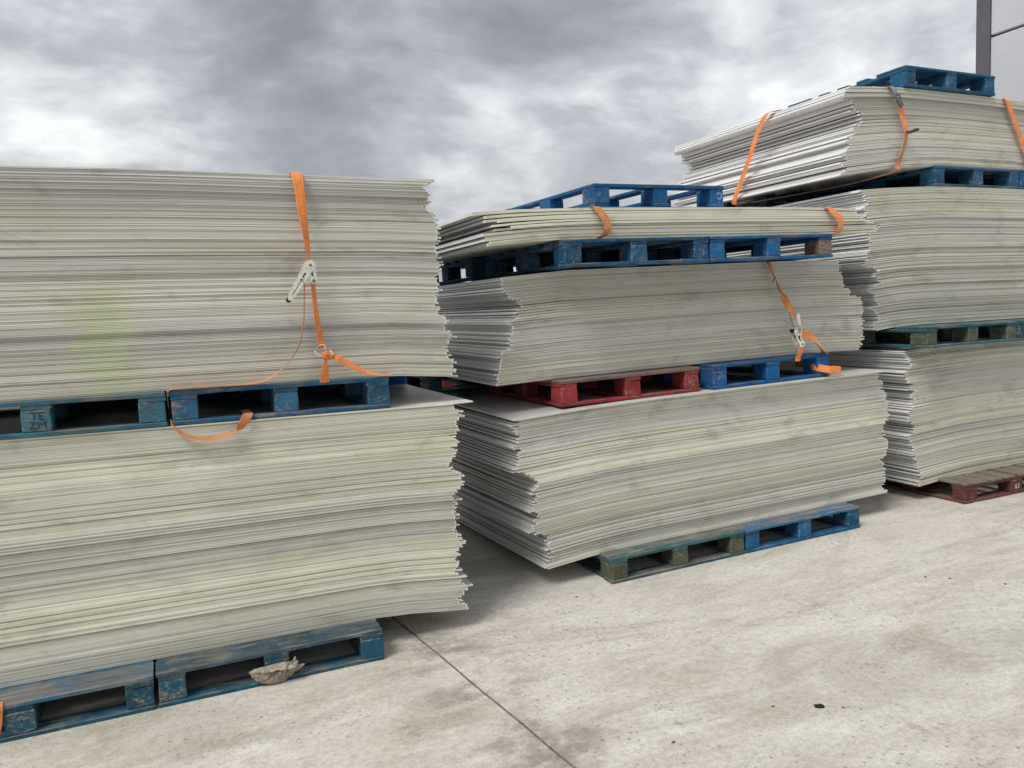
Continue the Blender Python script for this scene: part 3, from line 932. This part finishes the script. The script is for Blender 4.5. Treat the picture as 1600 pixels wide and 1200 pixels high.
# 1: the strap with the big ratchet on the left stack
yf = 3.742
s = strap('orange strap with open metal ratchet on the front of the left stack', (0.64, yf, 1.40))
part('webbing', ribbon(rows([
    ((0.60, 5.85, 1.40), .048, X), ((0.60, 5.86, 2.2), .048, X), ((0.60, 5.80, 2.338), .048, X), ((0.602, 4.6, 2.338), .048, X), ((0.605, 3.85, 2.338), .048, X), ((0.606, 3.752, 2.334), .048, X),
    ((0.608, 3.731, 2.30), .047, X), ((0.618, 3.726, 2.15), .044, (1, .25, 0)), ((0.625, 3.716, 2.03), .044, (1, .9, 0)), ((0.630, 3.708, 1.925), .044, (.45, 1, 0))]), M_WEB, n=7), s)
part('webbing', ribbon(rows([
    ((0.638, 3.700, 1.835), .026, (1, .5, 0)), ((0.641, 3.705, 1.75), .026, (1, .5, 0)), ((0.648, 3.708, 1.65), .028, (1, .4, 0)), ((0.659, 3.712, 1.555), .034, (1, .3, 0)), ((0.664, 3.716, 1.52), .036, X)]), M_WEB), s)
def ratchet(root, top, tip, foot, yq, k=1.0):
    """V of handle and frame side plates round a spindle, in the plane facing the viewer"""
    (tx_, tz_), (hx, hz), (fx, fz) = top, tip, foot
    tz_ += gz(tx_); hz += gz(hx); fz += gz(fx)
    hd = part('ratchet_handle', capsule_plate((tx_, tz_), (hx, hz), .019 * k, .010 * k, yq - .026, yq - .023, M_ZINC), root)
    h2 = link('side_plate', capsule_plate((tx_, tz_), (hx, hz), .019 * k, .010 * k, yq + .018, yq + .021, M_ZINC), hd)
    ex, ez = hx + (hx - tx_) * .06, hz + (hz - tz_) * .06
    link('grip', capsule_plate((hx, hz), (ex, ez), .0085 * k, .0085 * k, yq - .020, yq + .016, M_BLACK), hd)
    mx, mz = tx_ * .55 + hx * .45, tz_ * .55 + hz * .45
    link('release_bar', capsule_plate((mx + .012, mz - .004), (hx + .022, hz + .018), .004 * k, .004 * k, yq - .012, yq + .010, M_ZINC), hd)
    link('pawl', capsule_plate((tx_ * .72 + hx * .28 + .020, tz_ * .72 + hz * .28 + .002), (mx + .010, mz - .004), .007 * k, .008 * k, yq - .0225, yq - .0200, M_ZINC), hd)
    link('slot', capsule_plate((tx_ * .74 + hx * .26, tz_ * .74 + hz * .26), (tx_ * .64 + hx * .36, tz_ * .64 + hz * .36), .0028 * k, .0028 * k, yq - .0268, yq - .0258, M_BLACK), hd)  # black plate on the surface, painted-in shade of an opening
    link('groove_strip', capsule_plate((mx - .004, mz - .008), (tx_ * .1 + hx * .9, tz_ * .1 + hz * .9), .0014 * k, .0014 * k, yq - .0266, yq - .0258, M_STEEL), hd)  # dark strip on the surface, painted-in shade of a recess
    link('rivet', disc((mx, mz), .005 * k, yq - .030, yq - .0262, M_STEEL), hd)
    fr = part('ratchet_frame', capsule_plate((tx_ + .004, tz_ - .004), (fx, fz), .017 * k, .012 * k, yq - .0215, yq - .0185, M_ZINC), root)
    link('side_plate', capsule_plate((tx_ + .004, tz_ - .004), (fx, fz), .017 * k, .012 * k, yq + .012, yq + .015, M_ZINC), fr)
    link('bolt', disc((fx, fz), .0065 * k, yq - .026, yq + .018, M_STEEL), fr)
    link('slot', capsule_plate((tx_ * .62 + fx * .38, tz_ * .62 + fz * .38), (tx_ * .35 + fx * .65, tz_ * .35 + fz * .65), .003 * k, .003 * k, yq - .0222, yq - .0212, M_BLACK), fr)  # black plate again, the dark of an opening put into colour
    sp_ = part('spindle', disc((tx_, tz_), .011 * k, yq - .031, yq + .024, M_ZINC), root)
    link('spindle_nut', disc((tx_, tz_ - .001), .0055 * k, yq - .033, yq - .0305, M_STEEL, 6), sp_)


ratchet(s, (0.626, 1.905), (0.528, 1.755), (0.638, 1.832), 3.692, 1.25)
# hanging tail of the ratchet, edge on, that runs along the deck of the pallet
part('loose_tail', ribbon(rows([
    ((0.606, 3.722, 1.865), .010, (.35, 1, 0)), ((0.598, 3.722, 1.76), .012, (.35, 1, 0)), ((0.585, 3.720, 1.63), .014, (.4, 1, 0)), ((0.555, 3.716, 1.53), .020, (.45, 1, 0)), ((0.500, 3.716, 1.455), .026, (.3, 1, .1)), ((0.42, 3.728, 1.392), .034, (.2, 1, .2)),
    ((0.36, 3.745, 1.373), .04, (.1, 1, .12)), ((0.20, 3.748, 1.370), .04, Y), ((0.03, 3.748, 1.371), .04, Y), ((-0.012, 3.760, 1.363), .04, Y), ((-0.020, 3.775, 1.34), .04, Y), ((-0.021, 3.80, 1.29), .04, Y)]), M_WEB2, thick=.003, n=6), s)
part('hook_ring', tube([zg(p) for p in [(0.662, 3.708, 1.535), (0.645, 3.705, 1.528), (0.626, 3.703, 1.505), (0.630, 3.703, 1.494), (0.655, 3.702, 1.482), (0.675, 3.702, 1.478), (0.678, 3.704, 1.50), (0.676, 3.707, 1.53)]], .0035, M_ZINC, closed=True, name='hook_ring', smoothpath=False), s)
for q, (cx, cz, rr, tilt) in enumerate([(0.683, 1.496, .020, .5), (0.676, 1.478, .018, -.6), (0.692, 1.482, .016, 1.2), (0.672, 1.489, .013, 2.2)]):
    loop = []
    for k in range(9):
        a = 2 * math.pi * k / 8
        loop.append((zg((cx + rr * math.cos(a) * math.cos(tilt), 3.694 - .004 * q + .016 * math.sin(a), cz + rr * math.cos(a) * math.sin(tilt) * .9)), .022, (-math.sin(tilt), 0.3, math.cos(tilt))))
    part('knot', ribbon(loop, M_WEB, .004, n=4, name='knot'), s)
part('knot_clip', tube([zg(p) for p in [(0.692, 3.675, 1.505), (0.700, 3.672, 1.495), (0.704, 3.676, 1.483)]], .006, M_ZINC, name='knot_clip'), s)
part('webbing', ribbon(rows([((0.674, 3.700, 1.474), .012, X), ((0.672, 3.706, 1.44), .022, X), ((0.671, 3.722, 1.40), .034, X), ((0.670, 3.738, 1.372), .042, X), ((0.670, 3.744, 1.364), .045, X), ((0.670, 3.749, 1.352), .045, X)]), M_WEB), s)
part('loose_end', ribbon(rows([((0.690, 3.684, 1.486), .022, (0, .4, 1)), ((0.725, 3.672, 1.468), .034, (.2, .5, 1)), ((0.775, 3.676, 1.437), .040, (.3, .7, 1)), ((0.83, 3.696, 1.408), .040, (.3, .9, .8)), ((0.89, 3.722, 1.385), .038, (.2, 1, .45)), ((0.95, 3.744, 1.369), .036, (.1, 1, .1)), ((1.0, 3.752, 1.367), .034, Y)]), M_WEB, .003), s)
# 2: loop hanging under the pallet
s = strap('orange strap loop drooping below the faded blue pallet of the left stack', (0.15, 3.73, 1.13))
part('webbing', ribbon(rows([((-0.012, 3.765, 1.225), .030, (0, 1, .6)), ((-0.006, 3.742, 1.20), .020, (.2, 1, .4)), ((0.03, 3.722, 1.168), .024, (.2, 1, .55)), ((0.08, 3.712, 1.146), .028, (0, 1, .6)), ((0.14, 3.708, 1.138), .030, (0, 1, .6)), ((0.20, 3.710, 1.147), .030, (-.2, 1, .5)),
    ((0.25, 3.714, 1.163), .036, (.9, .6, .5)), ((0.285, 3.722, 1.195), .040, (1, .3, 0)), ((0.31, 3.738, 1.228), .042, (1, .2, 0)), ((0.315, 3.79, 1.229), .042, X), ((0.315, 3.95, 1.229), .042, X)]), M_WEB2, .003), s)
# 3: strap end over the pallet in the bottom left corner
s = strap('orange strap end folded over the deck of the bottom left corner pallet', (-0.70, 3.57, 0.1))
part('webbing', ribbon(rows([((-0.748, 3.605, .158), .05, X), ((-0.746, 3.585, .159), .05, X), ((-0.744, 3.570, .153), .05, X), ((-0.746, 3.566, .12), .048, X), ((-0.752, 3.565, .08), .046, X), ((-0.760, 3.566, .045), .044, X)]), M_WEB2, .003), s)

# 4, 5: bands round the thin top bundle of the middle stack
def band(label, x_top, x_mid, x_bot, dx, zt_):
    s = strap(label, (x_mid, 3.90, 2.10))
    zb_ = ZI1 + .003
    R_ = [((x_bot - .02, 5.6, zb_ - .004), .05, X), ((x_bot, 4.1, zb_ - .004), .05, X), ((x_bot, 3.925, zb_ - .006), .05, X), ((x_bot + .02, 3.886, zb_ + .012), .05, (1, .15, .25)), ((x_mid + .012, 3.876, zb_ + .05), .05, (1, .1, .2)), ((x_mid, 3.876, zb_ + .10), .05, (1, .1, .25)),
          ((x_top + .010, 3.888, zt_ - .022), .05, (1, .1, .1)), ((x_top + .003, 3.898, zt_ - .006), .05, X), ((x_top, 3.915, zt_), .05, X), ((x_top - .002, 4.0, zt_), .05, X), ((x_top - .02, 5.9, zt_), .05, X)]
    part('webbing', ribbon(rows(R_), M_WEB if dx else M_WEB2, .003), s)
band('brownish orange band round the thin top bundle, below the upside down pallet', 2.290, 2.338, 2.30, 0, ZK - .0015)
band('bright orange band near the right end of the thin top bundle', 4.065, 4.135, 4.13, 1, 2.2035)

# 6: twisted strap with ratchet on the second bundle of the middle stack
s = strap('twisted orange strap with ratchet on the second bundle of the middle stack', (3.85, 4.0, 1.30))
part('webbing', ribbon(rows([((3.70, 4.25, ZI - .001), .035, X), ((3.70, 4.095, ZI - .001), .035, X), ((3.705, 4.075, 1.86), .035, X), ((3.73, 4.065, 1.79), .04, (1, .3, 0)), ((3.755, 4.055, 1.735), .038, (.5, 1, 0)), ((3.775, 4.045, 1.67), .042, (.3, 1, .1)), ((3.80, 4.030, 1.615), .044, (.8, -.8, .2)), ((3.825, 4.010, 1.555), .048, (1, -.2, .4)), ((3.858, 3.990, 1.495), .030, (1, .2, .2))]), M_WEB2, .003, n=7), s)
part('cable_tie', tube([zg(p) for p in [(3.745, 4.055, 1.765), (3.735, 4.045, 1.762), (3.715, 4.04, 1.745), (3.703, 4.04, 1.725)]], .003, M_TIE, 6, name='cable_tie'), s)
part('loose_cord', ribbon(rows([((3.83, 4.03, 1.565), .012, (.4, 1, 0)), ((3.845, 4.02, 1.48), .010, (.4, 1, 0)), ((3.850, 3.99, 1.40), .010, (.4, 1, 0))]), mat_webbing('dark_red_cord', (0.35, 0.05, 0.04)), .003), s)
ratchet(s, (3.862, 1.312), (3.808, 1.398), (3.838, 1.362), 3.965, 1.25)
part('ratchet_lever', capsule_plate((3.858, 1.50 + gz(3.9)), (3.868, 1.44 + gz(3.9)), .013, .010, 3.965, 3.972, M_ZINC), s)
part('wire_hook', tube([zg(p) for p in [(3.860, 3.975, 1.47), (3.875, 3.97, 1.44), (3.885, 3.965, 1.40), (3.872, 3.965, 1.36)]], .005, M_ZINC, name='wire_hook'), s)
part('webbing', ribbon(rows([((3.862, 3.945, 1.30), .04, X), ((3.862, 3.952, 1.268), .044, X), ((3.862, 3.966, 1.236), .046, X), ((3.862, 3.975, 1.222), .046, X), ((3.862, 3.979, 1.205), .046, X), ((3.862, 3.980, 1.195), .046, X)]), M_WEB, .003), s)
part('loose_end', ribbon(rows([((3.852, 3.935, 1.375), .048, (.2, -.2, 1)), ((3.90, 3.93, 1.372), .052, (.3, -.2, 1)), ((3.98, 3.94, 1.335), .044, (.5, .4, 1)), ((4.04, 3.955, 1.285), .034, (.6, .8, .6)), ((4.10, 3.975, 1.245), .034, (.3, 1, .2)), ((4.13, 3.99, 1.232), .034, (.2, 1, 0))]), M_WEB, .003), s)
part('loose_end', ribbon(rows([((3.885, 3.97, 1.415), .03, (.4, 1, .3)), ((3.95, 3.975, 1.36), .03, (.5, 1, .3)), ((4.04, 3.985, 1.295), .03, (.5, 1, .3)), ((4.11, 4.0, 1.238), .03, Y), ((4.14, 4.03, 1.232), .03, Y)]), M_WEB2, .003), s)
# 7: folded strap tail in the slot of the bright blue pallet
s = strap('orange strap tail folded out of the slot of the bright blue pallet', (4.1, 3.93, 1.10))
part('webbing', ribbon(rows([((4.10, 4.25, 1.145), .045, (0, .3, 1)), ((4.06, 4.10, 1.150), .048, (0, .3, 1)), ((4.055, 4.0, 1.135), .048, (.1, .3, 1)), ((4.09, 3.945, 1.122), .048, (.1, .2, 1)), ((4.15, 3.925, 1.113), .048, (0, .1, 1)), ((4.205, 3.935, 1.107), .048, (0, .05, 1)),
    ((4.225, 3.975, 1.107), .048, (0, 0, 1)), ((4.215, 4.03, 1.11), .046, (0, 0, 1)), ((4.20, 4.10, 1.11), .044, (0, .1, 1))]), M_WEB, .003, n=7), s)

# 8, 9, 10: straps of the top bundle of the right stack
s = strap('orange strap slung over the white sheet ends of the right stack', (4.56, 5.1, 2.8))
part('webbing', ribbon(rows([((5.14, 4.90, 3.127), .05, Y), ((5.0, 4.90, 3.1195), .05, Y), ((4.72, 4.905, 3.108), .05, Y), ((4.58, 4.93, 3.099), .05, Y), ((4.515, 4.965, 3.08), .05, Y), ((4.485, 5.02, 2.98), .05, (0, 1, .1)), ((4.482, 5.12, 2.80), .05, (0, 1, .15)), ((4.478, 5.22, 2.62), .05, (0, 1, .15)), ((4.474, 5.31, 2.47), .05, (0, 1, .15)), ((4.50, 5.35, 2.425), .05, (0, 1, .1)), ((4.62, 5.37, 2.435), .05, Y), ((4.85, 5.38, 2.46), .05, Y)]), M_WEB, .003, n=6), s)
s = strap('orange strap with dark buckle and knotted black tie on the right stack', (5.08, 4.19, 2.6))
part('webbing', ribbon(rows([((4.998, 6.0, 3.120), .045, X), ((4.998, 4.30, 3.120), .045, X), ((5.0, 4.215, 3.1195), .045, X), ((5.006, 4.196, 3.105), .045, X), ((5.022, 4.190, 3.08), .045, X), ((5.04, 4.182, 3.045), .04, X)]), M_WEBG, .003), s)
bk = part('buckle', tube([zg(p) for p in [(5.010, 4.180, 3.058), (5.052, 4.180, 3.056), (5.062, 4.176, 3.022), (5.034, 4.174, 3.005), (5.016, 4.176, 3.025)]], .005, M_STEEL, closed=True, smoothpath=False, name='buckle'), s)
link('hook', capsule_plate((5.030, 3.012 + gz(5)), (5.058, 2.978 + gz(5)), .020, .016, 4.160, 4.176, M_STEEL), bk)
part('webbing', ribbon(rows([((5.068, 4.182, 2.985), .046, X), ((5.085, 4.186, 2.93), .05, X), ((5.115, 4.182, 2.85), .05, X), ((5.130, 4.180, 2.795), .044, X)]), M_WEB, .003), s)
part('webbing', ribbon(rows([((5.130, 4.180, 2.795), .042, X), ((5.125, 4.187, 2.72), .044, (1, .2, 0)), ((5.10, 4.197, 2.62), .044, (1, .2, 0)), ((5.06, 4.202, 2.545), .044, X), ((5.045, 4.185, 2.515), .044, X), ((5.04, 4.22, 2.505), .044, X), ((4.97, 4.5, 2.470), .044, X), ((4.87, 4.9, 2.455), .044, X), ((4.70, 5.35, 2.440), .044, X)]), M_WEB2, .003), s)
part('tie', ribbon(rows([((5.118, 4.172, 2.79), .016, (0, .3, 1)), ((5.145, 4.165, 2.787), .022, (0, .2, 1)), ((5.18, 4.140, 2.800), .024, (0, .2, 1)), ((5.215, 4.145, 2.808), .018, (0, .3, 1))]), M_TIE, .005), s)
s = strap('orange strap on the right stack at the right edge of the picture', (6.35, 4.19, 2.6))
part('webbing', ribbon(rows([((6.28, 6.1, 3.122), .05, X), ((6.28, 4.33, 3.122), .05, X), ((6.285, 4.215, 3.1215), .05, X), ((6.29, 4.200, 3.108), .05, X), ((6.31, 4.196, 3.06), .05, X), ((6.40, 4.194, 2.92), .05, X), ((6.50, 4.194, 2.75), .05, X), ((6.58, 4.196, 2.60), .05, X), ((6.60, 4.22, 2.575), .05, X)]), M_WEB, .003), s)

# ------------------------------------------------------------------ rag on the front pallet
def rag():
    NU, NV = 56, 26
    M_HEM = mat_plain('pale_hem', (0.48, 0.43, 0.36), 0.95, 0, 0.1, 0.25, 60)
    V, F = [], []
    cx = 0.325

    def top(u):
        return 0.090 - 0.004 * u + 0.006 * math.sin(2.6 * (u + .25)) * (1 - u * u) - 0.014 * max(0, -u - .72) / .28 + 0.004 * max(0, u - .75) / .25

    def bot(u):
        return 0.008 + 0.050 * (abs(u - .15) / (1.15 if u < .15 else .85)) ** 2.6

    for j in range(NV + 1):
        v = j / NV
        for i in range(NU + 1):
            u = i / NU * 2 - 1
            x = cx + u * 0.104 + 0.006 * math.sin(4 * v + 2 * u)
            z = top(u) * (1 - v) + min(bot(u), top(u) - .004) * v
            n1 = noise.noise(Vector((u * 2.1, v * 1.6, 2.2)))
            n2 = noise.noise(Vector((u * 6.5 + v * 1.5, v * 2.2, 7.7)))
            crease = 0.010 * (1 - abs(math.sin(4.3 * u + 1.4 * v + 2.2 * n1))) ** 2 + 0.006 * (1 - abs(math.sin(9.5 * u - 2.6 * v + 3.0 * n2))) ** 2
            flap = 0.014 * max(0.0, 1 - abs(v - .24 - .10 * u - .04 * n1) / .07) * (1 if u > -.35 else max(0, (u + .8) / .45))
            tuck = 0.022 * max(0.0, 1 - abs(v - .36 - .10 * u) / .05) * (1 if u > -.1 else 0.3)
            belly = 0.016 * (1 - u * u) * math.sin(math.pi * min(1, .15 + v * .85))
            y = 3.566 - belly - 0.010 * n1 - .006 * n2 - flap + crease + tuck * .5
            if v < .12:
                y += (0.12 - v) * .22
            y = min(y, 3.577)
            V.append((x, y, max(z, 0.006) + gz(x)))
    for j in range(NV):
        for i in range(NU):
            a = j * (NU + 1) + i
            F.append((a, a + 1, a + NU + 2, a + NU + 1))
    o = link('rag', mesh('rag', V, F, M_RAG, True))
    md = o.modifiers.new('thickness', 'SOLIDIFY'); md.thickness = 0.003
    hem = [V[NV * (NU + 1) + i] for i in range(0, NU // 2 - 6, 3)]
    link('hem', tube([(p[0], p[1] - .002, p[2]) for p in hem], .0028, M_HEM, 6, name='hem'), o)
    k = int(NV * .24)
    up = [V[k * (NU + 1) + i] for i in range(NU // 2 - 6, NU - 3, 4)]
    link('hem', tube([(p[0], p[1] - .002, p[2] + .002) for p in up], .0030, M_HEM, 6, name='hem'), o)
    zr = top(.9) + gz(cx)
    link('corner', ribbon([((cx + .082, 3.568, zr - .012), .030, X), ((cx + .094, 3.572, zr + .008), .014, (1, .4, 0)), ((cx + .096, 3.578, zr + .019), .004, X)], M_RAG, .003, name='corner'), o)
    link('corner', ribbon([((cx + .095, 3.564, zr - .030), .030, (0, .3, 1)), ((cx + .118, 3.570, zr - .028), .018, (0, .5, 1)), ((cx + .136, 3.576, zr - .026), .005, (0, .3, 1))], M_RAG, .003, name='corner'), o)
    FV, FF = [], []
    rr = random.Random(5)
    for q in range(60):
        i = rr.randint(NU // 2 - 6, NU - 12)
        p = V[NV * (NU + 1) + i]
        x, y, z = p[0] + rr.uniform(-.003, .003), p[1] - .001, p[2] + .004
        L = rr.uniform(.006, .014)
        b_ = len(FV)
        FV += [(x - .0010, y, z), (x + .0010, y, z), (x + rr.uniform(-.004, .004), y - .004, max(z - L, .003 + gz(x)))]
        FF.append((b_, b_ + 1, b_ + 2))
    fr = link('fringe', mesh('fringe', FV, FF, M_HEM), o)
    fr['kind'] = 'stuff'
    return tag(o, 'crumpled dirty rag with frayed hem hanging in a pallet slot', 'rag')


rag()


# ------------------------------------------------------------------ bits on the ground
def chip(name, label, cat, x, y, rx, ry, h, mat, seed, group=None):
    rr = random.Random(seed)
    bm = bmesh.new()
    bmesh.ops.create_icosphere(bm, subdivisions=2, radius=1)
    for v in bm.verts:
        k = 0.8 + 0.35 * noise.noise(v.co * 1.7 + Vector((seed, 0, 0)))
        v.co = Vector((v.co.x * rx * k, v.co.y * ry * k, max(v.co.z, -0.15) * h * k))
    o = link(name, bm_mesh(name, bm, mat), None, (x, y, gz(x) + h * .1), (0, 0, -.35 + rr.uniform(-.4, .4)))
    return tag(o, label, cat, group)


chip('rubber_scrap', 'black rubber scrap lying on the open concrete, largest of the bits', 'scrap', 2.283, 2.251,   .030, .014, .014, M_BLACK, 3)
M_STONE = mat_plain('dark_stone', (0.10, 0.09, 0.08), 0.9, 0, 0.3, 0.4, 90)
for k, (x, y, s_, lab) in enumerate([
    (2.13, 2.345, .010, 'small dark chip just left of the black rubber scrap'),
    (2.36, 2.20, .009, 'tiny dark chip just right of the black rubber scrap'),
    (1.63, 2.33, .011, 'dark brown chip on the concrete right of the slab joint'),
    (3.847, 2.994, .012, 'thin dark flake far out on the pale concrete, left of its pair'),
    (3.937, 2.91, .012, 'thin dark flake far out on the pale concrete, right of its pair'),
    (4.10, 2.70, .012, 'small black pebble on the concrete at the right edge'),
    (2.02, 3.80, .012, 'small dark pebble in the shade left of the muddy green pallet')]):
    chip('stone_chip', lab, 'stone', x, y, s_, s_ * .6, s_ * .5, M_STONE, 20 + k, 'small dark bits on the concrete')

# ------------------------------------------------------------------ warehouse at the right
bld = link('warehouse', None, None, (11.0, 7.6, 0))
tag(bld, 'grey clad warehouse with dark corner trim behind the right stack', 'building')
BX, BY = 11.0, 7.598


def wbox(name, x0, x1, y0, y1, z0, z1, mat, parent=bld):
    o = link(name, box_mesh(x1 - x0, y1 - y0, z1 - z0, mat, 0.01), parent, (x0 - BX, y0 - 7.6, z0))
    return o


wbox('wall', BX + .08, BX + 16, -24, BY + .02, -.04, 9.0, M_TRIM)
zs = [0.0, 1.05, 2.10, 3.15, 4.20, 5.235, 6.28, 7.32, 8.36]
for k in range(len(zs)):
    z1 = zs[k + 1] - .035 if k + 1 < len(zs) else 9.0
    for y1, y0 in ((BY, BY - 8), (BY - 8.02, BY - 16), (BY - 16.02, BY - 24)):
        wbox('cladding_panel', BX, BX + .078, y0, y1, zs[k], z1, M_CLAD)
wbox('corner_trim', BX - .03, BX + .2, BY + .003, BY + .205, 0, 9.05, M_TRIM)
wbox('parapet', BX - .06, BX + 16.05, -24.05, BY + .23, 9.055, 9.3, M_TRIM)
